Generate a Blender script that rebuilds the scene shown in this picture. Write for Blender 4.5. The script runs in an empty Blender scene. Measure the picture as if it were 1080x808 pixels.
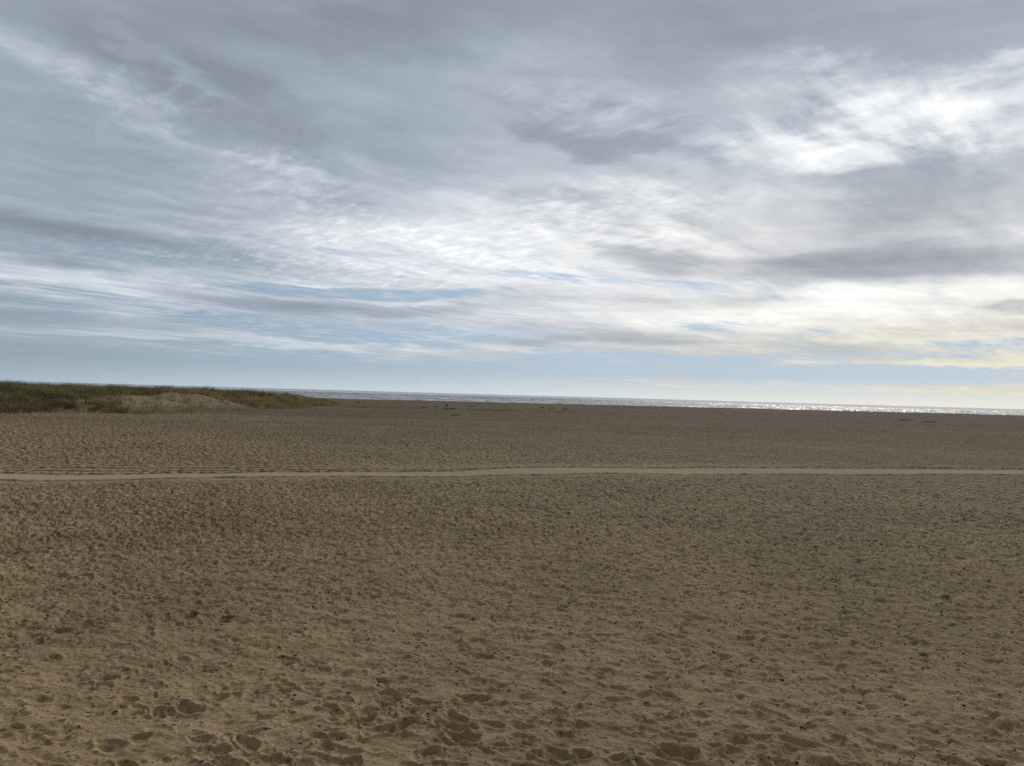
import bpy, math, numpy as np
R = math.radians
PI = math.pi
scene = bpy.context.scene
COL = scene.collection
CAM_H = 3.2
RNG = np.random.default_rng(11)

# ------------------------------------------------------------------ helpers
def link(o):
    COL.objects.link(o); return o

def tag(o, label=None, cat=None, group=None, kind=None):
    if label: o['label'] = label
    if cat: o['category'] = cat
    if group: o['group'] = group
    if kind: o['kind'] = kind
    return o

def mesh_np(name, co, faces, nper, mat=None, smooth=True):
    """co (N,3); faces flat index array; nper = verts per face (int or array)"""
    me = bpy.data.meshes.new(name)
    me.vertices.add(len(co)); me.vertices.foreach_set('co', np.ascontiguousarray(co, np.float32).ravel())
    faces = np.ascontiguousarray(faces, np.int32).ravel()
    if np.isscalar(nper):
        cnt = np.full(len(faces)//nper, nper, np.int32)
    else:
        cnt = np.asarray(nper, np.int32)
    start = np.zeros(len(cnt), np.int32); start[1:] = np.cumsum(cnt)[:-1]
    me.loops.add(len(faces)); me.loops.foreach_set('vertex_index', faces)
    me.polygons.add(len(cnt)); me.polygons.foreach_set('loop_start', start)
    try: me.polygons.foreach_set('loop_total', cnt)
    except Exception: pass
    me.polygons.foreach_set('use_smooth', np.full(len(cnt), smooth, bool))
    me.update(calc_edges=True)
    if mat: me.materials.append(mat)
    return me

def grid_faces(nr, nc, wrap=False):
    r = np.arange(nr-1)[:, None]; c = np.arange(nc if wrap else nc-1)[None, :]
    c2 = (c+1) % nc
    return np.stack([r*nc+c, r*nc+c2, (r+1)*nc+c2, (r+1)*nc+c], -1).reshape(-1, 4)

def h01(ix, iy, seed):
    ix = (ix.astype(np.int64) & 0xffffffff).astype(np.uint32); iy = (iy.astype(np.int64) & 0xffffffff).astype(np.uint32)
    h = ix*np.uint32(374761393) + iy*np.uint32(668265263) + np.uint32((seed*2246822519) & 0xffffffff)
    h = (h ^ (h >> np.uint32(13)))*np.uint32(1274126177)
    h = (h ^ (h >> np.uint32(16)))*np.uint32(2654435761)
    h ^= h >> np.uint32(15)
    return h.astype(np.float64)/4294967296.0

def vnoise(x, y, seed=0):
    """gradient noise about -1..1"""
    xi = np.floor(x); yi = np.floor(y); fx = x-xi; fy = y-yi
    u = fx*fx*fx*(fx*(fx*6-15)+10); v = fy*fy*fy*(fy*(fy*6-15)+10)
    def g(a, b):
        t = h01(xi+a, yi+b, seed)*2*PI
        return np.cos(t)*(fx-a)+np.sin(t)*(fy-b)
    a = g(0, 0); b = g(1, 0); c = g(0, 1); d = g(1, 1)
    return (a+(b-a)*u+(c-a)*v+(a-b-c+d)*u*v)*1.5

def fbm(x, y, o=4, seed=0, gain=.5):
    s = 0; a = 1
    for k in range(o):
        s = s+a*vnoise(x*2**k+17.3*k, y*2**k-9.1*k, seed+k*7); a *= gain
    return s

def sstep(a, b, x):
    t = np.clip((x-a)/(b-a), 0, 1); return t*t*(3-2*t)

def pits(x, y, cell, rmin, rmax, depth, prob, seed, elong=.75, rim=.35):
    """field of wind-softened dimples: one per hashed grid cell"""
    out = np.zeros_like(x)
    cx = np.floor(x/cell); cy = np.floor(y/cell)
    for i in (-1, 0, 1):
        for j in (-1, 0, 1):
            a = cx+i; b = cy+j
            px = (a+h01(a, b, seed))*cell; py = (b+h01(a, b, seed+1))*cell
            r = rmin+(rmax-rmin)*h01(a, b, seed+2)**1.5
            t = (h01(a, b, seed+3)-.5)*1.5-.12; k = h01(a, b, seed+4)
            on = h01(a, b, seed+5) < prob
            dx = x-px; dy = y-py
            ex = (dx*np.cos(t)+dy*np.sin(t))/r; ey = (-dx*np.sin(t)+dy*np.cos(t))/(r*elong)
            d2 = ex*ex+ey*ey; d = np.sqrt(d2)
            h = -np.clip(1-d2, 0, 1)**1.4+rim*np.exp(-((d-1.12)/.22)**2)
            out += np.where(on & (d < 2), h*(.35+.65*k)*depth*(r/rmax), 0)
    return out

# ------------------------------------------------------------------ terrain
TRX = np.array([-400, -90, -50, -17.06, -9.3, -0.69, 7.9, 26.16, 50, 100, 400], float)
TRY = np.array([-60, 6, 16.5, 24.55, 26.89, 30.75, 33.42, 37.24, 41.5, 48, 75], float)
def track_y(x):
    xs = x
    # smooth interpolation: average of shifted linear interpolations
    return sum(np.interp(xs+k, TRX, TRY) for k in (-7, -5, -3, -1, 1, 3, 5, 7))/8

def track_gate(x, y):
    """signed distance (m) across the graded track, positive = farther"""
    s = (track_y(x+1)-track_y(x-1))/2
    return (y-track_y(x))/np.sqrt(1+s*s)

def dune_parts(x, y):
    wob = 2.2*vnoise(x*.09, y*.09, 51)+.8*vnoise(x*.3, y*.3, 52)
    edge = np.interp(y, [40, 62, 70, 82, 92, 105, 120, 150, 190, 230, 270], [-62, -58, -50, -42.0, -39, -37.5, -36.5, -38, -48, -64, -90])
    d = edge-x+wob                              # metres inside the dune belt
    front = y-(61+.25*(x+55)*0)+wob              # metres behind its near end
    body = sstep(-2, 10, d)*sstep(0, 14, front)*(1-.75*sstep(120, 235, y))
    return d, front, body

def blow(x, y):
    """bare sandy blow-out between the two stands of grass"""
    e = ((x+42.5)/7.2)**2+((y-94)/12.)**2
    return np.exp(-e**1.6)

def shore(x):
    return 298+.30*np.clip(x, -900, 900)+6*vnoise(x*.012, x*0, 61)

def big_h(x, y):
    d, front, body = dune_parts(x, y)
    lump = .35*fbm(x*.10, y*.10, 3, 71)+.10*fbm(x*.5, y*.5, 2, 72)
    h = body*(2.02+lump*1.2)*(1-.30*blow(x, y))
    r = np.hypot(x, y)
    h += .10*fbm(x*.03, y*.03, 3, 81)*sstep(20, 90, r)
    h += .05*fbm(x*.16, y*.16, 3, 82)
    sh = y-shore(x)
    h += .12*fbm(x*.06, y*.12, 2, 83)*sstep(-60, -5, sh)
    h -= 5.0*sstep(0, 90, sh)
    return h

# disturbed spots of the foreground (x, y, radius, depth)
DIG = [(-1.19, 7.65, 0.15, 0.037), (-0.89, 7.6, 0.115, 0.025), (-0.9, 7.35, 0.126, 0.034), (-0.48, 7.2, 0.15, 0.039), (-1.34, 7.19, 0.115, 0.037), (-0.95, 7.03, 0.069, 0.03), (0.49, 8.88, 0.098, 0.03), (0.64, 8.48, 0.092, 0.025), (-2.51, 6.41, 0.15, 0.039), (-1.98, 6.32, 0.162, 0.039), (-5.9, 9.99, 0.219, 0.034), (-5.52, 9.66, 0.184, 0.03), (-2.57, 8.65, 0.104, 0.039), (-4.37, 8.06, 0.115, 0.044), (-3.84, 7.54, 0.092, 0.034), (-2.59, 7.72, 0.126, 0.034), (-1.57, 6.78, 0.115, 0.025), (-0.67, 9.92, 0.104, 0.03), (-0.17, 9.3, 0.11, 0.025), (4.53, 9.43, 0.138, 0.03), (4.05, 9.29, 0.115, 0.025), (0.18, 6.79, 0.15, 0.03), (-0.66, 6.5, 0.15, 0.03), (3.49, 6.86, 0.173, 0.03), (2.56, 7.5, 0.15, 0.025), (3.32, 7.83, 0.138, 0.025), (5.11, 7.38, 0.173, 0.03), (5.44, 8.37, 0.126, 0.025), (2.51, 6.71, 0.173, 0.03), (1.62, 7.4, 0.162, 0.025)]

def height(x, y, fine=True):
    h = big_h(x, y)
    if not fine: return h
    r = np.hypot(x, y)
    q = track_gate(x, y)
    keep = 1-np.exp(-(np.abs(q-.7)/3.0)**6)         # calm the sand under the track
    wx = x+.10*vnoise(x*2.1, y*2.1, 91); wy = y+.10*vnoise(x*2.1, y*2.1, 92)
    soft = sstep(5.2, 12, np.hypot(x*.45, y)+1.2*vnoise(x*.5, y*.5, 95))      # rounder dimples near, rougher farther out
    wx = wx+.035*vnoise(x*7, y*7, 93); wy = wy+.035*vnoise(x*7, y*7, 94)
    mid = sstep(9, 20, r)
    p = pits(wx, wy, .21, .05, .108, .036, .85, 101, elong=.62)*(.85+1.5*mid)
    p += pits(wx, wy, .42, .09, .155, .055, .50, 111, elong=.55)
    p += pits(wx, wy, .14, .03, .065, .022, .55, 121, elong=.7)*(.35+.9*soft+.8*mid)
    ridg = .020*fbm((x*.8-y*.5)*1.3, (x*.35+y)*3.4, 3, 131)
    rough = .011*fbm(x*5.5, y*5.5, 3, 141, .6)*(.6+.9*soft+2.2*mid)
    # broad soft swells and dimples in the nearest strip
    nearb = sstep(10.5, 6.5, r+.8*vnoise(x*.6, y*.6, 96))
    p += nearb*(pits(wx, wy, .46, .13, .23, .075, .8, 161, elong=.55, rim=.5)+.014*fbm(wx*2.2-wy*.6, wy*3.4, 2, 162))
    near = r < 14
    dg = np.zeros_like(h)
    if near.any():
        X = x[near]; Y = y[near]; a = np.zeros_like(X)
        ja = 1+.7*vnoise(X*7, Y*7, 151)+.3*vnoise(X*18, Y*18, 153)
        for (u, v, rr, dp) in DIG:
            e = ((X-u)/rr)**2+((Y-v)/(rr*.85))**2; e = e*ja
            sel = e < 5
            if sel.any():
                dd = np.sqrt(e[sel])
                a[sel] += dp*(-np.clip(1-dd*dd/1.2, 0, 1)**1.2+.45*np.exp(-((dd-1.25)/.3)**2))+.020*vnoise(X[sel]*22, Y[sel]*22, 152)*np.exp(-dd)
        dg[near] = a
    amp = 1-.55*sstep(60, 200, r)
    d, front, body = dune_parts(x, y)
    amp = amp*(1-.5*body)
    h = h+(p+ridg+rough+dg)*keep*amp
    h = h-.05*(1-keep)
    return h
# cloud masses: azimuth, elevation, half-width, half-height (degrees), tilt, amount
SKY_T = [(25.6, 19.61, 13.59, 3.32, -10.8, 0.2),(28.56, 19.46, 6.37, 1.3, -6.1, 0.15),(24.03, 21.01, 3.14, 1.08, -7.0, 0.12),(30.55, 18.7, 1.68, 0.47, -8.5, 0.12),(18.26, 18.4, 7.51, 1.42, -11.6, 0.26),(22.23, 16.81, 5.78, 1.02, -4.9, 0.15),(9.23, 14.77, 15.94, 5.19, -5.5, 0.13),(5.76, 7.27, 23.97, 2.34, 0.9, 0.1),(29.63, 6.68, 16.88, 1.41, -1.9, 0.18),(15.81, 6.25, 11.0, 1.28, -0.1, 0.1),(-9.15, 10.77, 13.76, 3.56, 3.2, 0.13),(-29.9, 6.19, 10.59, 1.15, -9.6, 0.17),(-32.01, 3.66, 8.56, 1.0, -0.6, 0.06),(-28.02, 18.49, 4.68, 2.67, 5.6, 0.06),(-34.41, 20.24, 4.32, 1.19, -17.2, 0.12),(-25.45, 22.11, 5.1, 1.04, -22.6, 0.1),(-22.25, 20.71, 3.59, 0.55, -26.1, 0.08),(33.21, 20.3, 4.63, 1.22, 0.2, 0.18),(-17.76, 15.25, 4.08, 0.8, 6.2, 0.07),(-34.11, 11.7, 3.04, 1.07, -2.1, 0.1),(-21.88, 19.35, 11.73, 3.09, -15.2, -0.17),(-13.98, 26.11, 18.33, 2.35, 6.8, -0.1),(-0.65, 23.08, 11.93, 3.82, 1.6, 0.06),(30.04, 15.57, 11.16, 2.18, -2.4, -0.2),(8.23, 10.98, 5.47, 1.07, -1.9, -0.3),(25.48, 9.91, 14.53, 1.97, -0.7, -0.23),(31.19, 12.83, 8.16, 1.1, -1.2, -0.12),(23.3, 25.7, 20.95, 2.83, -7.9, -0.1),(-31.67, 9.64, 10.17, 2.1, -6.2, -0.15),(7.63, 19.86, 11.03, 1.19, -11.7, -0.14),(-4.95, 17.63, 8.81, 1.36, -10.0, -0.08),(-20.76, 5.3, 11.04, 0.83, -0.6, -0.13),(-9.01, 6.31, 12.3, 0.65, 1.6, -0.14),(33.42, 6.04, 2.48, 0.43, 2.7, -0.35),(7.3, 4.73, 11.67, 0.51, 4.0, -0.22),(-32.41, 15.57, 7.88, 1.75, -2.2, -0.04),(-33.64, 20.43, 2.95, 1.09, -13.5, -0.02),(1.15, 12.97, 19.2, 4.97, 1.3, 0.09)]
SKY_C = [(5.91, 1.53, 30.88, 3.69, 1.4, 0.85),(-30.28, 0.77, 18.29, 3.97, -0.0, 0.75),(-17.36, 2.68, 13.51, 0.71, 0.4, 0.35),(21.88, 2.7, 19.11, 2.2, 0.7, 0.95),(14.44, 5.68, 4.19, 0.43, 0.2, 0.6),(24.97, 4.74, 10.98, 0.47, 4.0, 0.2),(-8.24, 4.88, 8.73, 0.59, 2.3, 0.3),(-20.74, 4.41, 5.2, 0.48, 0.2, 0.3),(1.38, 4.83, 5.94, 0.44, 1.5, 0.4),(-33.1, 4.52, 4.69, 0.74, -2.3, 0.3)]
SKY_S = [(31.35, 2.83, 6.51, 0.35, -2.2, 0.8),(22.51, 2.91, 5.71, 0.27, 0.5, 0.5),(30.83, 1.23, 10.97, 0.38, 1.1, 0.45),(11.72, 1.16, 18.39, 0.44, 1.4, 0.3),(1.41, 3.86, 13.32, 0.52, 5.5, 0.5),(15.84, 5.04, 10.98, 0.5, 5.4, 0.5),(-20.7, 3.23, 16.21, 0.35, 0.8, 0.5),(-26.93, 3.55, 11.81, 0.33, 0.2, 0.5),(30.77, 4.93, 8.78, 0.76, 1.3, 0.6),(15.87, 3.97, 4.13, 0.21, 0.5, 0.4)]
RIP = [(-28.02, 18.49, 6.43, 3.56, 5.6, 0.34),(-9.16, 10.98, 13.76, 3.91, 3.3, 0.7),(-17.76, 15.25, 8.11, 1.99, 1.3, 0.4),(5.58, 14.09, 8.85, 2.81, 0.2, 0.4),(-25.9, 8.72, 7.22, 1.31, -0.7, 0.4),(21.55, 18.45, 9.72, 2.52, -5.2, 0.35),(5.37, 21.2, 8.88, 1.95, -13.5, 0.3)]
SKY_B = [(11.69, 2.69, 17.0, 1.16, 3.1, 0.45),(25.01, 2.26, 10.37, 0.81, 0.7, 0.45),(-10.14, 7.49, 13.31, 0.58, 2.9, 1.0),(14.79, 5.82, 3.13, 0.29, 0.1, 0.35),(-17.5, 7.33, 4.06, 0.35, -0.2, 0.4)]
BRK = [(25.9, 19.52, 12.18, 3.62, -7.0, 1.1),(7.03, 14.79, 11.72, 4.17, -0.2, 0.6)]
# ------------------------------------------------------------------ node helper
class NT:
    def __init__(s, tree): s.t = tree; s.n = tree.nodes; s.l = tree.links
    def node(s, typ, ins=None, **kw):
        nd = s.n.new(typ)
        for k, v in kw.items(): setattr(nd, k, v)
        for k, v in (ins or {}).items(): s.put(nd.inputs[k], v)
        return nd
    def put(s, sock, v):
        if isinstance(v, bpy.types.NodeSocket): s.l.new(v, sock)
        elif v is not None: sock.default_value = v
    def m(s, op, a, b=None, c=None, clamp=False):
        nd = s.n.new('ShaderNodeMath'); nd.operation = op; nd.use_clamp = clamp
        for i, v in enumerate((a, b, c)):
            if v is not None: s.put(nd.inputs[i], v)
        return nd.outputs[0]
    def vm(s, op, a, b=None, sc=None):
        nd = s.n.new('ShaderNodeVectorMath'); nd.operation = op
        s.put(nd.inputs[0], a)
        if b is not None: s.put(nd.inputs[1], b)
        if sc is not None: s.put(nd.inputs['Scale'], sc)
        return nd.outputs['Value' if op in ('LENGTH', 'DOT_PRODUCT', 'DISTANCE') else 'Vector']
    def comb(s, x, y, z=0.0): return s.node('ShaderNodeCombineXYZ', {0: x, 1: y, 2: z}).outputs[0]
    def sep(s, v): return s.node('ShaderNodeSeparateXYZ', {0: v}).outputs
    def ramp(s, f, stops, interp='LINEAR'):
        nd = s.n.new('ShaderNodeValToRGB'); cr = nd.color_ramp; cr.interpolation = interp
        while len(cr.elements) < len(stops): cr.elements.new(1)
        for e, (p, c) in zip(cr.elements, stops):
            e.position = p; e.color = (c, c, c, 1) if isinstance(c, (int, float)) else (*c, 1)
        s.put(nd.inputs[0], f); return nd.outputs[0]
    def mix(s, f, a, b, mode='MIX'):
        nd = s.n.new('ShaderNodeMix'); nd.data_type = 'RGBA'; nd.blend_type = mode; nd.clamp_factor = True
        s.put(nd.inputs[0], f)
        for i, v in ((6, a), (7, b)):
            if isinstance(v, tuple) and len(v) == 3: v = (*v, 1)
            s.put(nd.inputs[i], v)
        return nd.outputs[2]
    def mr(s, v, a, b, c=0., d=1., smooth=False):
        nd = s.n.new('ShaderNodeMapRange'); nd.clamp = True
        if smooth: nd.interpolation_type = 'SMOOTHSTEP'
        for i, q in enumerate((v, a, b, c, d)): s.put(nd.inputs[i], q)
        return nd.outputs[0]
    def noise(s, v, scale, detail=3., rough=.5, dist=0., out='Fac', dims='2D', w=None):
        nd = s.n.new('ShaderNodeTexNoise'); nd.noise_dimensions = dims
        s.put(nd.inputs['Vector'], v); nd.inputs['Scale'].default_value = scale
        nd.inputs['Detail'].default_value = detail; nd.inputs['Roughness'].default_value = rough
        nd.inputs['Distortion'].default_value = dist
        return nd.outputs[out]

# ------------------------------------------------------------------ sky (world)
SUN_AZ, SUN_EL = 25.0, 32.0
def build_world():
    w = bpy.data.worlds.new('World'); scene.world = w; w.use_nodes = True
    w.cycles.sampling_method = 'MANUAL'; w.cycles.sample_map_resolution = 512
    T = NT(w.node_tree); T.n.clear()
    out = T.node('ShaderNodeOutputWorld'); bg = T.node('ShaderNodeBackground', {'Strength': .1})
    T.l.new(bg.outputs[0], out.inputs[0])
    nishita = T.node('ShaderNodeTexSky', sky_type='NISHITA', sun_disc=False)
    nishita.sun_elevation = R(SUN_EL); nishita.sun_rotation = R(SUN_AZ); nishita.air_density = 1.0; nishita.dust_density = .4; nishita.ozone_density = 1.5
    d = T.node('ShaderNodeTexCoord').outputs['Generated']
    x, y, z = T.sep(d)
    az = T.m('MULTIPLY', T.m('ARCTAN2', x, y), 180/PI)
    el = T.m('MULTIPLY', T.m('ARCSINE', z), 180/PI)
    zz = T.m('ADD', T.m('MAXIMUM', z, 0.0), .05)
    px = T.m('DIVIDE', x, zz); py = T.m('DIVIDE', y, zz)
    # cloud-sheet coordinates, u along the streaks (towards azimuth SA), v across
    SA = R(46)
    u = T.m('ADD', T.m('MULTIPLY', px, math.sin(SA)), T.m('MULTIPLY', py, math.cos(SA)))
    v = T.m('SUBTRACT', T.m('MULTIPLY', px, math.cos(SA)), T.m('MULTIPLY', py, math.sin(SA)))
    pl = T.comb(T.m('MULTIPLY', u, .42), v, 0.0)
    pw = T.vm('ADD', pl, T.vm('SCALE', T.vm('SUBTRACT', T.noise(pl, .9, 3, out='Color'), (.5, .5, .5)), sc=.55))
    nA = T.noise(pw, .85, 6, .55)                 # big sheets
    nB = T.noise(T.vm('ADD', pw, (31., 7., 0)), 2.4, 5, .54)   # bands
    # mackerel ripples run across the streaks
    rp = T.comb(T.m('MULTIPLY', u, 1.15), T.m('MULTIPLY', v, .55), 0.0)
    rw = T.vm('ADD', rp, T.vm('SCALE', T.vm('SUBTRACT', T.noise(rp, 3.0, 3, out='Color'), (.5, .5, .5)), sc=.22))
    nC = T.noise(rw, 12.0, 4, .62)
    wisp = T.noise(T.vm('ADD', pw, (3., 57., 0)), 8.0, 5, .62)
    # warp for the placed cloud masses
    wn = T.noise(T.comb(T.m('MULTIPLY', az, .045), T.m('MULTIPLY', el, .16), 3.3), 1.0, 5, .6, out='Color')
    wc = T.sep(T.vm('SUBTRACT', wn, (.5, .5, .5)))
    lowf = T.mr(el, 0, 14, .12, 1.)
    az2 = T.m('ADD', az, T.m('MULTIPLY', wc[0], 16.0))
    el2 = T.m('ADD', el, T.m('MULTIPLY', T.m('MULTIPLY', wc[1], 9.0), lowf))
    pos = T.comb(az2, el2, 0.0)
    pos_s = T.comb(T.m('ADD', az, T.m('MULTIPLY', wc[0], 8.0)), T.m('ADD', el, T.m('MULTIPLY', T.m('MULTIPLY', wc[1], 7.0), T.mr(el, 0, 8, .25, .8))), 0.0)
    streak = T.noise(T.comb(T.m('ADD', T.m('MULTIPLY', az, .030), T.m('MULTIPLY', el, .05)), T.m('ADD', T.m('MULTIPLY', el, .62), T.m('MULTIPLY', az, .012))), 1.0, 4, .5, dist=.15)
    streak = T.m('SUBTRACT', streak, .5)
    pos_b = T.comb(T.m('ADD', az, T.m('MULTIPLY', wc[0], 6.0)), T.m('ADD', el, T.m('MULTIPLY', wc[1], 2.2)), 0.0)
    def blobs(lst, base, p):
        acc = base
        for (a, e, sa, se, rot, amp) in lst:
            mp = T.node('ShaderNodeMapping', {'Vector': p}, vector_type='TEXTURE')
            mp.inputs['Location'].default_value = (a, e, 0); mp.inputs['Rotation'].default_value = (0, 0, R(rot))
            mp.inputs['Scale'].default_value = (sa*1.25, se*1.35, 1)
            g = T.node('ShaderNodeTexGradient', {'Vector': mp.outputs[0]}, gradient_type='SPHERICAL').outputs['Fac']
            gs = T.mr(g, 0, .75, 0, 1, smooth=True)
            acc = T.m('MULTIPLY_ADD', gs, amp, acc)
        return acc
    # base brightness of the sheet by height above the horizon
    baseT = T.ramp(T.m('DIVIDE', el, 40.0, clamp=True), [(0, .62), (.12, .66), (.28, .60), (.45, .49), (.62, .37), (.8, .29), (1, .30)])
    tilt = T.mr(az, -36, 36, -.10, .08)
    bt = T.m('ADD', T.m('ADD', baseT, tilt), T.m('MULTIPLY', T.mr(az, -8, -34, 0, -.12), T.mr(el, 18, 10, 0, 1)))
    # added dark cloud, unseen overhead and behind, for more directional light on the sand
    behind = T.m('MAXIMUM', T.mr(T.m('ABSOLUTE', az), 50, 100, 0, 1, True), T.mr(el, 36, 62, 0, 1, True))
    bt = T.m('SUBTRACT', bt, T.m('MULTIPLY', behind, .30))
    tt = blobs(SKY_T, bt, pos)
    amp_r = T.mr(el, 4, 24, 1.0, .30)
    tt = T.m('ADD', tt, T.m('MULTIPLY', T.m('SUBTRACT', nA, .5), .42))
    tt = T.m('ADD', tt, T.m('MULTIPLY', T.m('SUBTRACT', nB, .5), T.m('MULTIPLY', amp_r, .27)))
    tt = T.m('ADD', tt, T.m('MULTIPLY', streak, T.mr(el, 4, 14, .9, .12)))
    brk = T.noise(T.vm('ADD', pw, (77., 3., 0)), 5.5, 6, .6)
    tt = T.m('ADD', tt, T.m('MULTIPLY', T.m('SUBTRACT', brk, .56), blobs(BRK, 0.0, pos)))
    # ripples appear in patches
    rip_m = blobs(RIP, 0.07, pos)
    tt = T.m('ADD', tt, T.m('MULTIPLY', T.m('SUBTRACT', nC, .5), T.m('MULTIPLY', rip_m, .62)))
    tt = T.m('ADD', tt, T.m('MULTIPLY', T.mr(T.m('ADD', T.m('MULTIPLY', nC, .6), T.m('MULTIPLY', nB, .4)), .53, .68), T.m('MULTIPLY', rip_m, .14)))
    tt = T.m('ADD', tt, T.m('MULTIPLY', T.m('SUBTRACT', wisp, .5), T.mr(el, 8, 24, .22, .10)))
    cloud = T.ramp(tt, [(0, (.165, .195, .245)), (.22, (.232, .270, .330)), (.42, (.328, .380, .447)), (.60, (.49, .535, .595)), (.78, (.68, .71, .745)), (.93, (.80, .82, .85)), (1.0, (.90, .91, .93))])
    greyer = T.ramp(tt, [(0, (.25, .265, .30)), (.25, (.31, .335, .385)), (.45, (.41, .43, .465)), (.65, (.58, .59, .61)), (.8, (.74, .745, .74)), (.92, (.85, .85, .835)), (1, (.95, .95, .93))])
    cloud = T.mix(T.m('MULTIPLY', T.mr(az, -12, 16, 0, 1, True), T.mr(el, 19, 11, .12, 1, True)), cloud, greyer)
    warm = T.m('MULTIPLY', T.mr(az, 2, 34, 0, 1, True), T.mr(el, 9, 1, 0, 1, True))
    cloud = T.mix(warm, cloud, T.mix(1.0, cloud, (1.02, .965, .76), 'MULTIPLY'))
    # clear sky: nishita plus the pale air near the horizon
    clear = T.vm('SCALE', nishita.outputs[0], sc=CLEAR_K)
    clear = T.mix(CLEAR_MIX, clear, T.mix(T.mr(az, -34, 6), (2.45, 3.25, 4.05), (3.75, 4.95, 6.4)))
    hz_l = (3.6, 4.5, 5.2); hz_m = (6.0, 6.6, 6.7); hz_r = (8.4, 7.8, 6.3)
    hz = T.mix(T.mr(az, 0, 35), T.mix(T.mr(az, -36, 0), hz_l, hz_m), hz_r)
    clear = T.mix(T.mr(T.m('ADD', el, T.m('MULTIPLY', T.m('SUBTRACT', wisp, .5), 2.0)), .0, 1.7, .9, 0), clear, hz)
    clear = T.mix(T.m('MULTIPLY', T.mr(az, 12, 36, 0, 1), T.mr(el, 5, 1.5, 0, .22)), clear, (6.6, 6.9, 6.9))
    cov = blobs(SKY_C, 0.0, pos_s)
    cov = T.m('ADD', T.m('MULTIPLY', cov, .62), T.m('ADD', T.mr(el, 8.5, 0, -.10, .62), T.m('MULTIPLY', wc[2], .5)))
    cov = T.m('MULTIPLY', T.m('MINIMUM', cov, T.mr(el, 4.0, .8, .52, .80)), T.mr(el, 12, 8, 0, 1))
    cn = T.m('ADD', T.m('MULTIPLY', streak, -2.2), T.m('ADD', T.m('MULTIPLY', T.m('SUBTRACT', nB, .5), .7), T.m('MULTIPLY', T.m('SUBTRACT', wisp, .5), .40)))
    holes = T.m('SUBTRACT', cov, T.m('MULTIPLY', T.m('ADD', cn, .06), T.mr(el, .3, 2.5, .3, 1)))
    holes = T.m('ADD', holes, T.m('MULTIPLY', blobs(SKY_B, 0.0, pos_b), T.m('ADD', .8, T.m('MULTIPLY', wisp, .4))))
    holes = T.m('SUBTRACT', holes, blobs(SKY_S, 0.0, pos_s))
    holes = T.m('MULTIPLY', T.mr(holes, .0, .70, 0, 1, True), T.m('SUBTRACT', 1.0, T.m('MULTIPLY', T.mr(wisp, .45, .72), T.mr(el, .8, 2.5, 0, .35))))
    holes = T.m('MULTIPLY', holes, T.mr(el, 12.5, 9.5, 0, 1))
    cloud = T.mix(T.mr(el, 7, .5, 0, .42), cloud, T.vm('SCALE', hz, sc=.1))
    cloud = T.mix(T.m('MULTIPLY', behind, .45), cloud, (.05, .055, .065))
    skyc = T.mix(holes, T.vm('SCALE', cloud, sc=10.0), clear)
    # below the horizon: dull sea-grey
    skyc = T.mix(T.mr(el, -1.0, -.2, 1, 0), skyc, (1.2, 1.15, 1.0))
    T.l.new(skyc, bg.inputs[0])
    return w

CLEAR_K, CLEAR_MIX = .5, .85
def build_light():
    L = bpy.data.lights.new('sun', 'SUN'); L.energy = 2.3; L.angle = R(32); L.color = (1, .94, .84)
    o = link(bpy.data.objects.new('sun', L))
    from mathutils import Vector
    a, e = R(SUN_AZ), R(SUN_EL)
    dv = Vector((math.sin(a)*math.cos(e), math.cos(a)*math.cos(e), math.sin(e)))
    o.rotation_euler = dv.to_track_quat('Z', 'Y').to_euler()

def build_camera():
    from mathutils import Matrix, Vector
    c = bpy.data.cameras.new('camera'); c.sensor_width = 36; c.lens = 36*771/1080; c.clip_start = .1; c.clip_end = 60000
    o = link(bpy.data.objects.new('camera', c)); scene.camera = o
    ro, pi_ = R(1.59), R(.93)
    def dirv(dx, dz, w):
        a = dx*math.cos(ro)-dz*math.sin(ro); b = dx*math.sin(ro)+dz*math.cos(ro)
        return Vector((a, w*math.cos(pi_)-b*math.sin(pi_), w*math.sin(pi_)+b*math.cos(pi_)))
    rx, up, fw = dirv(1, 0, 0), dirv(0, 1, 0), dirv(0, 0, 1)
    m = Matrix((rx, up, -fw)).transposed().to_4x4(); m.translation = Vector((0, 0, CAM_H))
    o.matrix_world = m
# ------------------------------------------------------------------ materials
def new_mat(name):
    m = bpy.data.materials.new(name); m.use_nodes = True
    T = NT(m.node_tree); T.n.clear()
    out = T.node('ShaderNodeOutputMaterial'); b = T.node('ShaderNodeBsdfPrincipled')
    T.l.new(b.outputs[0], out.inputs[0])
    return m, T, b

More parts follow.
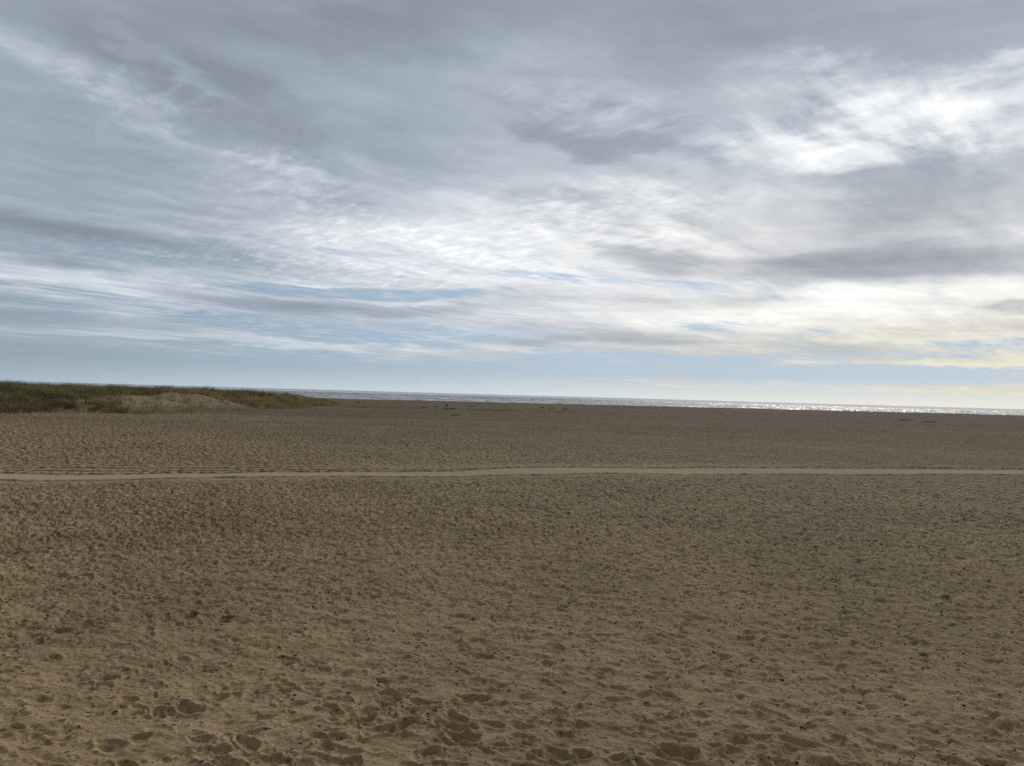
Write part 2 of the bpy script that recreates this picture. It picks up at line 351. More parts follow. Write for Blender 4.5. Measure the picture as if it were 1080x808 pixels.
def sand_mat(name, track=False):
    m, T, b = new_mat(name)
    P = T.node('ShaderNodeNewGeometry').outputs['Position']
    x, y, z = T.sep(P)
    r = T.vm('LENGTH', P)
    big = T.noise(P, .045, 3, .5, dims='3D')
    mid = T.noise(P, .9, 4, .6, dims='3D')
    fine = T.noise(P, 26., 4, .75, dims='3D')
    c = T.mix(T.mr(big, .38, .62), (.478, .346, .193), (.548, .406, .236))
    c = T.mix(T.mr(mid, .35, .68), c, (.575, .433, .250))
    # reddish damp patch on the left of the foreground
    rd = T.m('MULTIPLY', T.mr(x, -9, -1, 1, 0, True), T.mr(T.noise(P, .35, 3, .5, dims='3D'), .42, .62, 0, .7))
    c = T.mix(T.m('MULTIPLY', rd, T.mr(y, 40, 12, 0, 1)), c, (.36, .235, .130))
    c = T.mix(T.mr(fine, .42, .60, 0, .8), c, T.mix(1., c, (.66, .64, .60), 'MULTIPLY'))
    mot = T.noise(P, .22, 4, .6, dims='3D')
    c = T.mix(T.mr(mot, .42, .66, 0, .55), c, T.mix(1., c, (.62, .61, .60), 'MULTIPLY'))
    if not track:
        gr = T.noise(P, 9., 5, .8, dims='3D')
        c = T.mix(T.m('MULTIPLY', T.mr(gr, .50, .62), T.mr(y, 8, 20, .2, .88)), c, (.125, .095, .060))
        c = T.mix(T.m('MULTIPLY', T.mr(gr, .48, .38), T.mr(y, 10, 20, 0, .6)), c, (.58, .45, .29))
        # grit and shell fragments lying in the sand
        vr = T.node('ShaderNodeTexVoronoi', {'Vector': P, 'Scale': 16.0}, feature='F1')
        sp = T.m('MULTIPLY', T.mr(vr.outputs['Distance'], .10, .26, 1, 0), T.mr(T.sep(vr.outputs['Color'])[0], .50, .56, 0, 1))
        sp = T.m('MULTIPLY', sp, T.mr(T.noise(P, 1.4, 3, .6, dims='3D'), .40, .58, .05, 1))
        v3 = T.node('ShaderNodeTexVoronoi', {'Vector': P, 'Scale': 5.5}, feature='F1')
        sp2 = T.m('MULTIPLY', T.mr(v3.outputs['Distance'], .10, .34, 1, 0), T.mr(T.sep(v3.outputs['Color'])[0], .55, .62, 0, 1))
        sp2 = T.m('MULTIPLY', sp2, T.mr(y, 8, 18, 0, .85))
        c = T.mix(T.m('MULTIPLY', sp, .85), c, (.055, .045, .032))
        c = T.mix(sp2, c, (.13, .098, .062))
        # darker, grittier belt towards the sea
        c = T.mix(T.mr(y, 45, 130, 0, .62), c, (.245, .172, .102))
        # streaks of damp on the far beach
        far = T.noise(T.comb(T.m('MULTIPLY', x, .018), T.m('MULTIPLY', y, .09), 0.), 1., 4, .6)
        c = T.mix(T.m('MULTIPLY', T.mr(y, 30, 90, 0, .55), T.mr(far, .38, .66)), c, (.155, .110, .070))
        # dune slopes are paler dry sand
        dn = T.m('MULTIPLY', T.mr(T.m('ADD', z, T.m('MULTIPLY', T.m('SUBTRACT', mid, .5), .9)), .12, .8, 0, .85), T.mr(x, -25, -36))
        c = T.mix(dn, c, T.mix(T.mr(mid, .4, .62), (.52, .405, .25), (.33, .25, .155)))
    else:
        c = T.mix(.7, c, (.53, .41, .26))
        shade = T.node('ShaderNodeAttribute', attribute_name='rut_shade').outputs['Fac']
        c = T.mix(shade, c, T.mix(T.mr(mid, .3, .7), (.085, .062, .04), (.15, .11, .07)))  # shadow lines of the ruts painted as darker sand colour
    T.put(b.inputs['Base Color'], c); b.inputs['Roughness'].default_value = 1; b.inputs['Specular IOR Level'].default_value = .12
    b.inputs['Diffuse Roughness'].default_value = .7
    n1 = T.noise(P, 34., 3, .7, dims='3D'); n2 = T.noise(P, 9., 4, .65, dims='3D'); n3 = T.noise(P, 2.6, 3, .6, dims='3D')
    if track:
        h = T.m('ADD', T.m('MULTIPLY', n1, .004), T.m('MULTIPLY', n2, .008))
    else:
        v2 = T.node('ShaderNodeTexVoronoi', {'Vector': P, 'Scale': 4.2}, feature='SMOOTH_F1')
        nearf = T.mr(r, 8, 20, .35, 1.6)
        h = T.m('ADD', T.m('ADD', T.m('MULTIPLY', n1, .011), T.m('MULTIPLY', T.noise(P, 95., 2, .6, dims='3D'), .004)), T.m('MULTIPLY', n2, T.m('MULTIPLY', nearf, .034)))
        h = T.m('ADD', h, T.m('MULTIPLY', T.m('ADD', T.m('MULTIPLY', n3, .26), T.m('MULTIPLY', v2.outputs['Distance'], .34)), T.mr(r, 12, 45, 0, 1)))
    bp = T.node('ShaderNodeBump', {'Strength': 1.0, 'Distance': 1.0, 'Height': h})
    T.l.new(bp.outputs[0], b.inputs['Normal'])
    return m

def sea_mat():
    m, T, b = new_mat('sea_water')
    P = T.node('ShaderNodeNewGeometry').outputs['Position']; x, y, z = T.sep(P)
    n = T.noise(P, .35, 5, .65, dims='3D'); n2 = T.noise(P, .09, 4, .6, dims='3D')
    crest = T.m('ADD', z, T.m('MULTIPLY', n, 1.1))
    foam = T.mr(crest, SEA_Z+.82, SEA_Z+1.10)
    near = T.mr(y, 1500, 450, .15, 1)
    foam = T.m('MULTIPLY', T.m('MULTIPLY', foam, near), T.mr(n2, .35, .6, .2, 1))
    c = T.mix(T.mr(n2, .35, .65), (.11, .13, .14), (.22, .24, .245))
    c = T.mix(foam, c, (.50, .52, .53))
    T.put(b.inputs['Base Color'], c)
    T.put(b.inputs['Roughness'], T.mr(foam, 0, 1, .10, .8)); b.inputs['IOR'].default_value = 1.333; b.inputs['Specular IOR Level'].default_value = .05
    bp = T.node('ShaderNodeBump', {'Strength': 1.0, 'Distance': 1.0, 'Height': T.m('MULTIPLY', n, .10)})
    T.l.new(bp.outputs[0], b.inputs['Normal'])
    return m

def leaf_mat(name, rough=.75):
    """blade colour comes from the colour each blade was given"""
    m, T, b = new_mat(name)
    a = T.node('ShaderNodeAttribute', attribute_name='tint')
    T.put(b.inputs['Base Color'], a.outputs['Color']); b.inputs['Roughness'].default_value = rough
    b.inputs['Specular IOR Level'].default_value = .25
    # thin blades let some of the light through
    tr = T.node('ShaderNodeBsdfTranslucent', {'Color': T.mix(1., a.outputs['Color'], (1.15, 1.1, .95), 'MULTIPLY')})
    mx = T.node('ShaderNodeMixShader', {0: .42, 1: b.outputs[0], 2: tr.outputs[0]})
    T.l.new(mx.outputs[0], [n for n in T.n if n.bl_idname == 'ShaderNodeOutputMaterial'][0].inputs[0])
    return m

def solid_mat(name, c1, c2, scale, rough=.8, bump=.002):
    m, T, b = new_mat(name)
    tc = T.node('ShaderNodeTexCoord').outputs['Object']
    n = T.noise(tc, scale, 4, .65, dims='3D')
    T.put(b.inputs['Base Color'], T.mix(T.mr(n, .35, .65), c1, c2)); b.inputs['Roughness'].default_value = rough
    bp = T.node('ShaderNodeBump', {'Strength': 1.0, 'Distance': 1.0, 'Height': T.m('MULTIPLY', n, bump)})
    T.l.new(bp.outputs[0], b.inputs['Normal'])
    return m
SEA_Z = -1.5
# ------------------------------------------------------------------ ground sheet
def azimuths():
    a = np.arange(-41, 41.001, .062)
    o = np.concatenate([np.arange(41.6, 60, .8), np.arange(60, 300.001, 4.), np.arange(300.8, 319, .8)])
    return np.radians(np.concatenate([a, o]))            # measured clockwise from +Y, one full turn

def build_ground():
    A = azimuths()
    r = [.6]
    while r[-1] < 5.0: r.append(r[-1]*1.022)
    while r[-1] < 62: r.append(r[-1]+max(.012, r[-1]**2/2467*.62))
    while r[-1] < 420: r.append(r[-1]*1.0075)
    while r[-1] < 1200: r.append(r[-1]*1.03)
    r += [1600, 2400, 4000]
    r = np.array(r)
    X = np.sin(A)[None, :]*r[:, None]; Y = np.cos(A)[None, :]*r[:, None]
    Z = height(X, Y)
    nr, nc = X.shape
    co = np.stack([X, Y, Z], -1).reshape(-1, 3)
    f = grid_faces(nr, nc, wrap=True)[:, ::-1]
    co = np.vstack([co, [[0, 0, 0.0]]]); c = len(co)-1
    k = np.arange(nc); tri = np.stack([k, np.full(nc, c), (k+1) % nc], -1)
    flat = np.concatenate([f.ravel(), tri.ravel()]); cnt = np.concatenate([np.full(len(f), 4), np.full(nc, 3)])
    me = mesh_np('beach', co, flat, cnt, sand_mat('beach_sand'))
    o = link(bpy.data.objects.new('beach', me))
    tag(o, 'broad brown sandy beach pitted with old footprints, rising to dunes on the left', 'beach', kind='structure')
    return o

def build_sea():
    a = np.radians(np.arange(-42, 42.01, .09)); r = list(np.arange(300, 420, 6.))+list(np.arange(420, 1300, 2.4))
    while r[-1] < 30000: r.append(r[-1]*1.02)
    r = np.array(r)
    X = np.sin(a)[None]*r[:, None]; Y = np.cos(a)[None]*r[:, None]
    # swell marching to the shore, broken by cross chop
    s = (Y-.30*X)
    ph = 2*PI*s/21+2.6*fbm(X*.012, Y*.02, 3, 201)*2
    w = .34*(1-np.abs(np.sin(ph/2)))*2-.25
    w = w*(.6+.8*vnoise(X*.02, Y*.03, 205))+.50*fbm(X*.05, Y*.15, 4, 211, .65)
    w *= np.interp(r, [300, 700, 2500, 9000], [1.0, 1.0, 2.0, 4.5])[:, None]
    Z = SEA_Z+w
    co = np.stack([X, Y, Z], -1).reshape(-1, 3)
    # plain outer ring of the same sheet, so the sea goes on past the frame
    me = mesh_np('sea', co, grid_faces(*X.shape)[:, ::-1], 4, sea_mat())
    o = link(bpy.data.objects.new('sea', me))
    tag(o, 'choppy silver grey sea with small white crests along the horizon', 'sea', kind='structure')
    b = np.radians(np.array([42+k*3 for k in range(0, 93)])); b = b[b <= R(318.01)]
    rr = np.geomspace(300, 30000, 30)
    X = np.sin(b)[None]*rr[:, None]; Y = np.cos(b)[None]*rr[:, None]
    co = np.stack([X, Y, np.full_like(X, SEA_Z)], -1).reshape(-1, 3)
    me2 = mesh_np('sea_side', co, grid_faces(*X.shape)[:, ::-1], 4, me.materials[0])
    o2 = link(bpy.data.objects.new('sea', me2)); tag(o2, 'open grey sea stretching away to either side', 'sea', kind='structure')

# ------------------------------------------------------------------ graded vehicle track
def build_track():
    xs = np.concatenate([np.arange(-70, -26, .25), np.arange(-26, 40, .045), np.arange(40, 110, .25)])
    q = np.arange(-1.9, 4.1, .036)
    yc = track_y(xs); sl = (track_y(xs+.5)-track_y(xs-.5))
    nx = -sl/np.sqrt(1+sl*sl); ny = 1/np.sqrt(1+sl*sl)
    X = xs[:, None]+nx[:, None]*q[None]; Y = yc[:, None]+ny[:, None]*q[None]
    s = np.concatenate([[0], np.cumsum(np.hypot(np.diff(xs), np.diff(yc)))])[:, None]
    Q = q[None]+0*s
    base = big_h(X, Y)-.045
    # the smooth dragged band changes width and drifts where two passes meet
    lo = np.interp(xs, [-70, -17, -8, -2.2, -.8, 1.5, 8, 30, 110], [-.8, -.75, -.72, -.85, -.80, -1.05, -1.0, -1.0, -1.0])[:, None]
    hi = np.interp(xs, [-70, -17, -8, -2.5, -.6, 1.5, 8, 30, 110], [.55, .55, .50, .55, 1.05, 1.15, 1.1, 1.1, 1.1])[:, None]
    wob = .05*vnoise(s*.9, Q*0, 301)+.03*vnoise(s*3.1, Q*0, 302)
    inb = sstep(0, .10, Q-lo+wob)*sstep(0, .10, hi-Q+wob)
    rough = .030*vnoise(s*4.2, Q*4.2, 303)+.02*vnoise(s*9, Q*9, 304)+pits(s+0*Q, Q+0*s, .3, .08, .17, .045, .9, 305)
    z = base+inb*(.012+.005*vnoise(s*.8, Q*2, 306)+.004*vnoise(s*6, Q*6, 307))+(1-inb)*rough
    z -= .085*np.exp(-((Q-lo+.36+wob)/.16)**2)*np.clip(.7+.7*vnoise(s*1.1, Q*0, 311), .1, 1.4)
    # windrow of spilled sand on either edge
    z += .050*np.exp(-((Q-lo+.13+wob)/.11)**2)*(.5+.5*vnoise(s*2.2, Q*0, 308))+.045*np.exp(-((Q-hi-.10-wob)/.10)**2)*(.6+.6*vnoise(s*1.7, Q*0+4, 309))
    # cleated tyre ruts just beyond the band
    for off, on in ((2.12, np.interp(xs, [-70, -9, -3, 110], [1, .9, 0, 0])), (.28, np.interp(xs, [-70, 0, 4, 110], [1, 1, .75, .75])), (1.15, np.interp(xs, [-70, -6, 0, 14, 17, 110], [1, .9, .15, .15, .9, .9]))):
        c = hi+off; e = np.exp(-((Q-c)/.16)**4)*on[:, None]
        z += e*(-.100+.070*(np.sin(2*PI*s/.21+1.5*vnoise(s*.6, Q*0, 310)) > .1))
        z += .03*np.exp(-((Q-c-.24)/.07)**2)*on[:, None]+.006*np.exp(-((Q-c+.22)/.06)**2)*on[:, None]
    rut_shade = .95*np.exp(-((Q-lo+.26+wob)/.24)**2)*np.clip(.5+.9*vnoise(s*.8, Q*0, 311), 0, 1)  # shade of the edge trough and rut walls, painted into the colour
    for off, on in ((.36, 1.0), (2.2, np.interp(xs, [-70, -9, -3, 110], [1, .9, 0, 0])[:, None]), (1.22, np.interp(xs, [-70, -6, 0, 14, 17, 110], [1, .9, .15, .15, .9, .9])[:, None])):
        rut_shade = np.maximum(rut_shade, .9*on*np.exp(-((Q-hi-off)/.24)**4)*(.45+.55*(np.sin(2*PI*s/.42+1.5*vnoise(s*.6, Q*0, 310)) < .2)))
    edge = sstep(0, .35, Q-q[0])*sstep(0, .35, q[-1]-Q)
    z = z-(1-edge)*.13
    co = np.stack([X, Y, z], -1).reshape(-1, 3)
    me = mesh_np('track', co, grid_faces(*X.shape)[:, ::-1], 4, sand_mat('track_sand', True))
    at = me.attributes.new('rut_shade', 'FLOAT', 'POINT'); at.data.foreach_set('value', np.clip(rut_shade*edge, 0, 1).astype(np.float32).ravel())
    o = link(bpy.data.objects.new('track', me))
    tag(o, 'smooth pale vehicle track with tyre ruts crossing the beach from side to side', 'track', kind='structure')

# ------------------------------------------------------------------ marram grass
def blades(px, py, pz, L, W, lean, leandir, seed, cols, droop=.35):
    """one curved blade per root; returns mesh arrays"""
    n = len(px); g = np.random.default_rng(seed)
    fa = g.uniform(0, 2*PI, n); sx, sy = np.cos(fa)*W/2, np.sin(fa)*W/2
    dx, dy = np.cos(leandir), np.sin(leandir)
    def pt(t, k):
        hor = lean*L*(t**1.0*.55+t*t*droop); ver = L*(t-.30*lean*t*t)
        return np.stack([px+dx*hor+sx*k, py+dy*hor+sy*k, pz+ver], -1)
    V = np.stack([pt(0, -1), pt(0, 1), pt(.5, .8), pt(.5, -.8), pt(1., 0)], 1)     # n,5,3
    i = np.arange(n)[:, None]*5
    f = np.concatenate([i+np.array([0, 1, 2, 3]), i+np.array([3, 2, 4])], 1).ravel()
    cnt = np.tile([4, 3], n)
    return V.reshape(-1, 3), f, cnt, np.repeat(cols, 5, 0)

def tinted(name, V, f, cnt, C, mat):
    me = mesh_np(name, V, f, cnt, mat, smooth=False)
    at = me.color_attributes.new('tint', 'FLOAT_COLOR', 'POINT')
    at.data.foreach_set('color', np.concatenate([C, np.ones((len(C), 1))], 1).astype(np.float32).ravel())
    return me

def grass_cover(x, y):
    """0..1: how thickly the dune is grown over"""
    d, front, body = dune_parts(x, y)
    n = fbm(x*.14, y*.14, 3, 401)
    g = sstep(-1.5, 2.0, d+.6+1.4*n)*sstep(-1, 7, front+4*n+3*vnoise(x*.33, y*.33, 402))
    g *= 1-sstep(.22, .6, blow(x, y)+.30*n+.12*vnoise(x*.9, y*.9, 403))
    g *= np.maximum(sstep(-.55, -.1, n+.25*vnoise(x*.45, y*.45, 404)), .12)
    return g*(y < 250)

def build_grass():
    g = np.random.default_rng(5)
    # clump centres, denser in front where they show largest
    P = []
    for (n, x0, x1, y0, y1) in ((11500, -75, -36, 60, 100), (8500, -95, -33, 95, 145), (3600, -130, -36, 145, 245), (1500, -130, -70, 60, 110)):
        P.append(np.stack([g.uniform(x0, x1, n), g.uniform(y0, y1, n)], -1))
    P = np.concatenate(P); cv = grass_cover(P[:, 0], P[:, 1])
    P = P[g.uniform(0, 1, len(P)) < np.maximum(cv*1.15, .045*(blow(P[:, 0], P[:, 1]) > .15))]
    nt = len(P); per = 20
    vig = .75+.5*(fbm(P[:, 0]*.2, P[:, 1]*.2, 2, 411)+.3)
    vig = vig*np.where(g.uniform(0, 1, len(P)) < .12, 1.5, 1.0); vig = np.clip(vig*g.uniform(.6, 1.35, len(P)), .35, 2.0)
    k = np.repeat(np.arange(nt), per)
    rad = np.abs(g.normal(0, .26, len(k))); th = g.uniform(0, 2*PI, len(k))
    x = P[k, 0]+rad*np.cos(th); y = P[k, 1]+rad*np.sin(th)
    z = height(x, y, False)-.03
    L = g.uniform(.45, .95, len(k))*vig[k]*.98
    W = g.uniform(.014, .028, len(k))*np.interp(y, [60, 240], [1, 2.2])
    lean = np.clip(g.normal(.55, .25, len(k))+rad*.5, .05, 1.3)
    ld = np.where(g.uniform(0, 1, len(k)) < .55, g.normal(-.25, .7, len(k)), th)    # wind from the left
    straw = g.uniform(0, 1, len(k)) < (.38+.25*(vnoise(x*.12, y*.12, 421) > 0.1))
    c = np.where(straw[:, None], np.array([.26, .205, .12]), np.array([.086, .102, .052]))
    tn = .75+.5*g.uniform(0, 1, nt)[k][:, None]+.35*vnoise(x*.15, y*.15, 422)[:, None]
    c = np.clip(c*tn, .01, .4)
    V, f, cnt, C = blades(x, y, z, L, W, lean, ld, 6, c)
    me = tinted('marram_grass', V, f, cnt, C, leaf_mat('marram_blades'))
    o = link(bpy.data.objects.new('marram_grass', me))
    tag(o, 'wind-combed olive green marram grass covering the low dunes on the left', 'dune grass', kind='stuff')
    # short turf: the green skirt at the seaward end and thin sprigs round the dune foot
    n = 60000
    x = g.uniform(-62, -30, n); y = g.uniform(88, 215, n)
    d, front, body = dune_parts(x, y)
    w = sstep(-3.0, .5, d)*sstep(9, 4, d)*sstep(104, 116, y)+.30*sstep(-2, 1, d)*sstep(5, 2, d)*(vnoise(x*.3, y*.3, 431) > 0.05)
    keep = g.uniform(0, 1, n) < w
    x, y = x[keep], y[keep]
    n2 = 26000; x2 = g.uniform(-60, -38, n2); y2 = g.uniform(60, 90, n2); d, front, body = dune_parts(x2, y2)
    w2 = sstep(0, 5, front)*sstep(-4, 1, d)*(1-.8*sstep(.4, .8, blow(x2, y2)))*.75
    k2 = g.uniform(0, 1, n2) < w2; x = np.concatenate([x, x2[k2]]); y = np.concatenate([y, y2[k2]])
    n = len(x)
    c = np.array([.085, .098, .045])*(.7+.6*g.uniform(0, 1, (n, 1)))
    c = np.where(g.uniform(0, 1, (n, 1)) < .3, np.array([.18, .15, .085]), c)
    V, f, cnt, C = blades(x, y, height(x, y, False)-.02, g.uniform(.10, .28, n), g.uniform(.02, .045, n)*np.interp(y, [60, 200], [.8, 2.0]), g.uniform(.2, 1.2, n), g.uniform(0, 2*PI, n), 8, c)
    me = tinted('dune_turf', V, f, cnt, C, leaf_mat('turf_blades'))
    o = link(bpy.data.objects.new('dune_turf', me))
    tag(o, 'short sparse green turf fringing the foot of the dune grass', 'turf', kind='stuff')
    # creeping green film out on the flat beach
    n = 9000; x = g.uniform(-32, 14, n); y = 150+g.normal(0, 4, n)+.25*x
    w = sstep(.05, .5, fbm(x*.12, y*.25, 2, 441)+.1)
    k2 = g.uniform(0, 1, n) < w; x, y = x[k2], y[k2]; n = len(x)
    c = np.array([.10, .105, .045])*(.7+.6*g.uniform(0, 1, (n, 1)))
    V, f, cnt, C = blades(x, y, height(x, y, False)-.01, g.uniform(.05, .14, n), g.uniform(.05, .10, n), g.uniform(.3, 1.2, n), g.uniform(0, 2*PI, n), 9, c)
    me = tinted('beach_greenery', V, f, cnt, C, bpy.data.materials['turf_blades'])
    o = link(bpy.data.objects.new('beach_greenery', me))
    tag(o, 'thin film of low green plants in a line across the flat far beach', 'ground cover', kind='stuff')

# ------------------------------------------------------------------ single low plants far out on the flat
def surf(x, y):
    return float(height(np.array([x], float), np.array([y], float))[0])

PLANTS = [  # px,depth (m) worked out as x,y; spread, height, dark, label
 (-39.81, 190.31, .9, .45, 'small dark plant alone left of the green line, just off the dune tip'),
 (-18.81, 158.99, 1.9, .28, 'leftmost green cushion of the far line of beach plants'),
 (-17.27, 168.0, 1.2, .30, 'small green cushion between the leftmost one and the upright sprig'),
 (-15.74, 177.73, .6, .85, 'thin upright dark sprig standing above the far beach plants'),
 (-13.92, 155.1, 1.1, .34, 'low dark cushion just below the upright sprig'),
 (-12.28, 152.18, 1.8, .36, 'broad dark cushion right of and below the upright sprig'),
 (-8.04, 106.85, 1.5, .26, 'flat dark plant nearest the viewer, below the far green line'),
 (-10.12, 180.24, 1.8, .32, 'green cushion right of the upright sprig, before the bare gap'),
 (-3.53, 149.61, 1.3, .24, 'faint low cushion at the right end of the green line'),
 (8.0, 188.64, 1.0, .42, 'dark compact tuft on the flat beach, first beyond the green line'),
 (10.28, 185.48, 2.2, .28, 'long flat green mat beside the dark compact tuft'),
 (13.05, 177.34, 1.6, .34, 'dark clump at the right end of the central plant row'),
 (21.14, 149.84, 1.6, .20, 'faint brown low tuft alone in the middle of the beach'),
 (57.51, 205.59, 1.6, .24, 'left of the two faint brown tufts near the centre right'),
 (52.86, 184.67, 1.4, .24, 'right of the two faint brown tufts near the centre right'),
 (94.64, 183.47, 1.7, .22, 'smallest and leftmost dark clump on the right part of the far beach'),
 (86.14, 159.74, 3.0, .34, 'longest dark clump on the right part of the far beach'),
 (84.54, 147.55, 2.4, .36, 'rightmost dark clump out on the far beach'),
]
def build_plants():
    g = np.random.default_rng(9); mat = leaf_mat('saltwort_leaves')
    for i, (x, y, w, h, lab) in enumerate(PLANTS):
        n = int(260*w); th = g.uniform(0, 2*PI, n); rr = np.sqrt(g.uniform(0, 1, n))*w/2
        bx = rr*np.cos(th); by = rr*np.sin(th)*.8
        if h > .8: bx *= .3; by *= .3
        f_ = g.uniform(.4, 1, n)*(1-.6*(rr/(w/2))**2)
        c = np.array([.040, .042, .020])*(.6+.9*g.uniform(0, 1, (n, 1)))
        if 'green' in lab: c = np.array([.075, .088, .034])*(.6+.8*g.uniform(0, 1, (n, 1)))
        if 'brown' in lab: c = np.array([.075, .060, .038])*(.6+.8*g.uniform(0, 1, (n, 1)))
        V, f, cnt, C = blades(bx, by, np.zeros(n)-.03, h*f_, g.uniform(.04, .09, n), g.uniform(.1, .9, n), th, 20+i, c)
        # low woody mat the shoots grow from
        m0 = len(V); rx_, ry_ = (w*.5, w*.42) if h <= .8 else (w*.16, w*.14)
        cv = [(0, 0, h*.22)]; cf = []
        for q, (fr, zz) in enumerate(((.45, .16), (.8, .08), (1.03, -.08))):
            for k in range(14):
                a = k/14*2*PI; wv = 1+.10*math.sin(3*a+i)+.05*math.sin(7*a)
                cv.append((math.cos(a)*rx_*fr*wv, math.sin(a)*ry_*fr*wv, h*zz-(.03 if q == 2 else 0)))
        cf = [(m0, m0+1+k, m0+1+(k+1) % 14) for k in range(14)]; cq = [(m0+1+14*q+k, m0+15+14*q+k, m0+15+14*q+(k+1) % 14, m0+1+14*q+(k+1) % 14) for q in (0, 1) for k in range(14)]
        V = np.vstack([V, cv]); C = np.vstack([C, np.tile(c.mean(0)*.9, (len(cv), 1))])
        f = np.concatenate([f, np.array(cf).ravel(), np.array(cq).ravel()]); cnt = np.concatenate([cnt, np.full(14, 3), np.full(28, 4)])
        me = tinted('beach_plant', V, f, cnt, C, mat)
        o = link(bpy.data.objects.new('beach_plant', me)); o.location = (x, y, float(height(np.array([x]), np.array([y], float), False)[0]))
        tag(o, lab, 'plant', 'low plants dotted over the far beach')

# ------------------------------------------------------------------ pebbles, shells, weed
def lump(seed, squash=.6, n=2, amp=.25):
    import bmesh
    bm = bmesh.new(); bmesh.ops.create_icosphere(bm, subdivisions=n, radius=1)
    co = np.array([v.co[:] for v in bm.verts]); f = np.array([[v.index for v in fc.verts] for fc in bm.faces]); bm.free()
    k = 1+amp*vnoise(co[:, 0]*1.7+seed*5.1, co[:, 1]*1.7+co[:, 2]*2.3, 500+seed)
    co = co*k[:, None]; co[:, 2] *= squash; co[:, 0] *= 1.25
    return co, f

def grit_density(x, y):
    return .30+.70*sstep(-.4, .6, fbm(x*1.3, y*1.3, 3, 601))

def build_pebbles():
    g = np.random.default_rng(21)
    dark = solid_mat('dark_pebble', (.030, .026, .020), (.075, .062, .045), 60, .8)
    pale = solid_mat('shell', (.50, .47, .40), (.34, .30, .24), 80, .5)
    protos = []
    for k in range(6):
        co, f = lump(k, (.5, .7, .6, .8, .45, .65)[k], 2)
        protos.append(mesh_np('pebble', co, f, 3, dark))
    def scatter(n, r0, r1, amax=38):
        a = np.radians(g.uniform(-amax, amax, n)); r = np.sqrt(g.uniform(r0*r0, r1*r1, n))
        x = r*np.sin(a); y = r*np.cos(a); k = (g.uniform(0, 1, n) < grit_density(x, y)) & (np.abs(track_gate(x, y)) > 1.8)
        return x[k], y[k]
    # the largest and nearest, each an object of its own
    x, y = scatter(1500, 5.4, 12.5); x, y = x[:270], y[:270]
    z = height(x, y); s = .006+.012*g.uniform(0, 1, len(x))**3; s *= np.interp(np.hypot(x, y), [5, 12], [.9, 1.5])
    for i in range(len(x)):
        o = bpy.data.objects.new('pebble', protos[i % 6]); link(o)
        o.location = (x[i], y[i], z[i]+s[i]*.25); o.scale = (s[i],)*3
        o.rotation_euler = (g.uniform(-.4, .4), g.uniform(-.4, .4), g.uniform(0, 6.28))
        tag(o, 'small dark pebble lying loose among the dimples of the foreground sand', 'pebble', 'dark pebbles scattered over the foreground sand')
    # everything smaller in one sheet of grit
    x, y = scatter(105000, 5.0, 32); k = g.uniform(0, 1, len(x)) < np.interp(np.hypot(x, y), [5, 14, 32], [1, .9, .05]); x, y = x[k], y[k]
    s = .0028+.0065*g.uniform(0, 1, len(x))**3; s *= np.interp(np.hypot(x, y), [5, 12, 32], [.9, 1.5, 2.6])
    z = height(x, y)+s*.2
    co, f = lump(3, .65, 1, .3)
    n = len(x); t = g.uniform(0, 2*PI, n); ct, st = np.cos(t), np.sin(t)
    el = g.uniform(.8, 2.6, n)
    V = np.empty((n, len(co), 3))
    V[:, :, 0] = x[:, None]+s[:, None]*(co[None, :, 0]*ct[:, None]*el[:, None]-co[None, :, 1]*st[:, None])
    V[:, :, 1] = y[:, None]+s[:, None]*(co[None, :, 0]*st[:, None]*el[:, None]+co[None, :, 1]*ct[:, None])
    V[:, :, 2] = z[:, None]+s[:, None]*co[None, :, 2]
    F = (f[None]+(np.arange(n)*len(co))[:, None, None]).reshape(-1, 3)
    o = link(bpy.data.objects.new('beach_grit', mesh_np('beach_grit', V.reshape(-1, 3), F, 3, dark)))
    tag(o, 'fine dark grit and crumbs of dried weed strewn over the nearer sand', 'grit', kind='stuff')
    # pale shells
    import bmesh
    me = shell_mesh(pale)
    for (sx, sy, sc, lab) in SHELLS:
        o = link(bpy.data.objects.new('shell', me)); o.location = (sx, sy, surf(sx, sy)+.006); o.scale = (sc,)*3
        o.rotation_euler = (g.uniform(-.6, .6), g.uniform(-.5, .2), g.uniform(0, 6.28))
        tag(o, lab, 'shell', 'pale shells on the foreground sand')
    # clumps of dried weed: crossing strands round a matted core
    weed = solid_mat('dried_weed', (.028, .024, .016), (.070, .055, .034), 30, .9)
    for i, (wx, wy, sz, lab) in enumerate(WEED):
        V, F, N = [], [], []
        rg = np.random.default_rng(300+i)
        for k in range(16):
            a = rg.uniform(0, 2*PI); L = sz*rg.uniform(.5, 1.2); cx, cy = rg.normal(0, sz*.18, 2); bend = rg.uniform(-1, 1); w = sz*rg.uniform(.05, .12)
            ring = []
            for j in range(7):
                t = j/6-.5
                px = cx+math.cos(a)*t*L-math.sin(a)*bend*L*.5*(t*t); py = cy+math.sin(a)*t*L+math.cos(a)*bend*L*.5*(t*t)
                pz = .02*sz/.1+sz*.35*(.25-t*t)*rg.uniform(.5, 1.1)+.004
                rr = w*(1-1.6*t*t)*.5
                b0 = len(V)
                for q in range(4):
                    an = q*PI/2
                    V.append((px-math.sin(a)*rr*math.cos(an), py+math.cos(a)*rr*math.cos(an), pz+rr*.7*math.sin(an)))
                if j:
                    for q in range(4): F.append((b0-4+q, b0-4+(q+1) % 4, b0+(q+1) % 4, b0+q))
        me = mesh_np('seaweed_clump', np.array(V), np.array(F), 4, weed)
        o = link(bpy.data.objects.new('seaweed_clump', me)); o.location = (wx, wy, surf(wx, wy)-.004)
        tag(o, lab, 'seaweed')

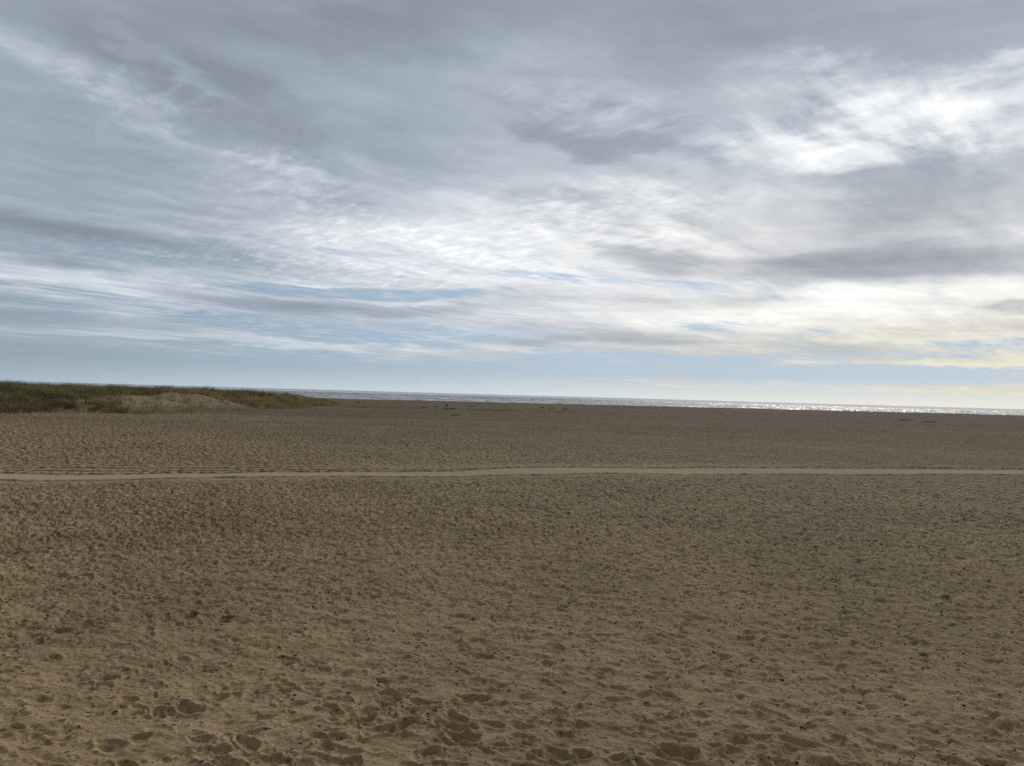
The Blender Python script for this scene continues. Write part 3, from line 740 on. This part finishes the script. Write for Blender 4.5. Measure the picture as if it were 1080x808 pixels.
def shell_mesh(mat):
    """a fan-ribbed half shell"""
    V, F = [], []
    nr, na = 6, 15
    for layer in (0, 1):
        for i in range(nr):
            t = i/(nr-1)
            for j in range(na):
                a = (j/(na-1)-.5)*2.3; rad = t*(1+.05*math.cos(a*18)*t)
                V.append((math.sin(a)*rad*.95, math.cos(a)*rad-.4, .45*math.sin(PI*min(t*.62+.12, 1))*math.cos(a*.75)-.10+.02*math.cos(a*18)*t-layer*.07))
    m = nr*na
    for i in range(nr-1):
        for j in range(na-1):
            a = i*na+j
            F.append((a, a+1, a+na+1, a+na)); F.append((m+a+na, m+a+na+1, m+a+1, m+a))
    for j in range(na-1):
        a = (nr-1)*na+j; F.append((a, a+1, m+a+1, m+a))
    return mesh_np('shell', np.array(V), np.array(F), 4, mat)

SHELLS = [(-5.48, 10.34, 0.022, 'white shell nearest the left edge of the frame among the pebbles'),
          (-4.62, 9.32, 0.02, 'small white shell a little below and right of the leftmost one'),
          (-6.46, 10.47, 0.026, 'bluish pale shell lying farthest left in the sand'),
          (-1.77, 9.56, 0.022, 'bright white shell left of the frame centre, beyond the churned sand'),
          (-1.52, 6.75, 0.016, 'tiny pale shell in the churned sand near the bottom edge'),
          (3.3, 7.5, 0.016, 'single pale shell in the smooth dimpled sand on the right')]
WEED = [(7.4, 12.35, 0.13, 'dark clump of dried seaweed alone far out on the right foreground'),
        (1.5, 7.71, 0.06, 'small dark seaweed scrap on a smooth dimple right of centre'),
        (-3.39, 7.45, 0.07, 'left of two close dark seaweed scraps on the left foreground sand'),
        (-3.2, 7.42, 0.09, 'right of two close dark seaweed scraps on the left foreground sand'),
        (-1.83, 6.37, 0.07, 'dark weed scrap at the bottom edge left of centre'),
        (-4.33, 10.22, 0.15, 'dark strands added as shade in a sand hollow, left one of the pair farther back on the left'),  # this and the next: strand clumps placed for the shadows of two pits
        (-3.84, 10.16, 0.16, 'flatter dark strands added as shade in a sand hollow, right one of the pair farther back on the left'),
        (5.42, 9.5, 0.12, 'ragged dark weed strand on the right, beyond the smooth dimples'),
        (3.52, 12.02, 0.1, 'small dark weed clump right of centre where the sand turns gritty'),
        (-0.94, 7.57, 0.05, 'tiny weed scrap on the churned mound left of centre'),
        (5.57, 8.25, 0.05, 'dark weed crumbs close to the right edge of the foreground')]

def build_all():
    build_ground(); build_sea(); build_track(); build_grass(); build_plants(); build_pebbles()
SKY_ONLY = False
build_world(); build_light(); build_camera()
scene.render.engine = 'CYCLES'
scene.cycles.use_denoising = False
scene.cycles.max_bounces = 4; scene.cycles.caustics_reflective = False; scene.cycles.sample_clamp_indirect = 2.0; scene.cycles.diffuse_bounces = 2; scene.cycles.glossy_bounces = 2; scene.cycles.transmission_bounces = 1
vs = scene.view_settings; vs.view_transform = 'Standard'; vs.look = 'None'; vs.exposure = .18; vs.gamma = 1; vs.use_curve_mapping = False
if not SKY_ONLY:
    build_all()
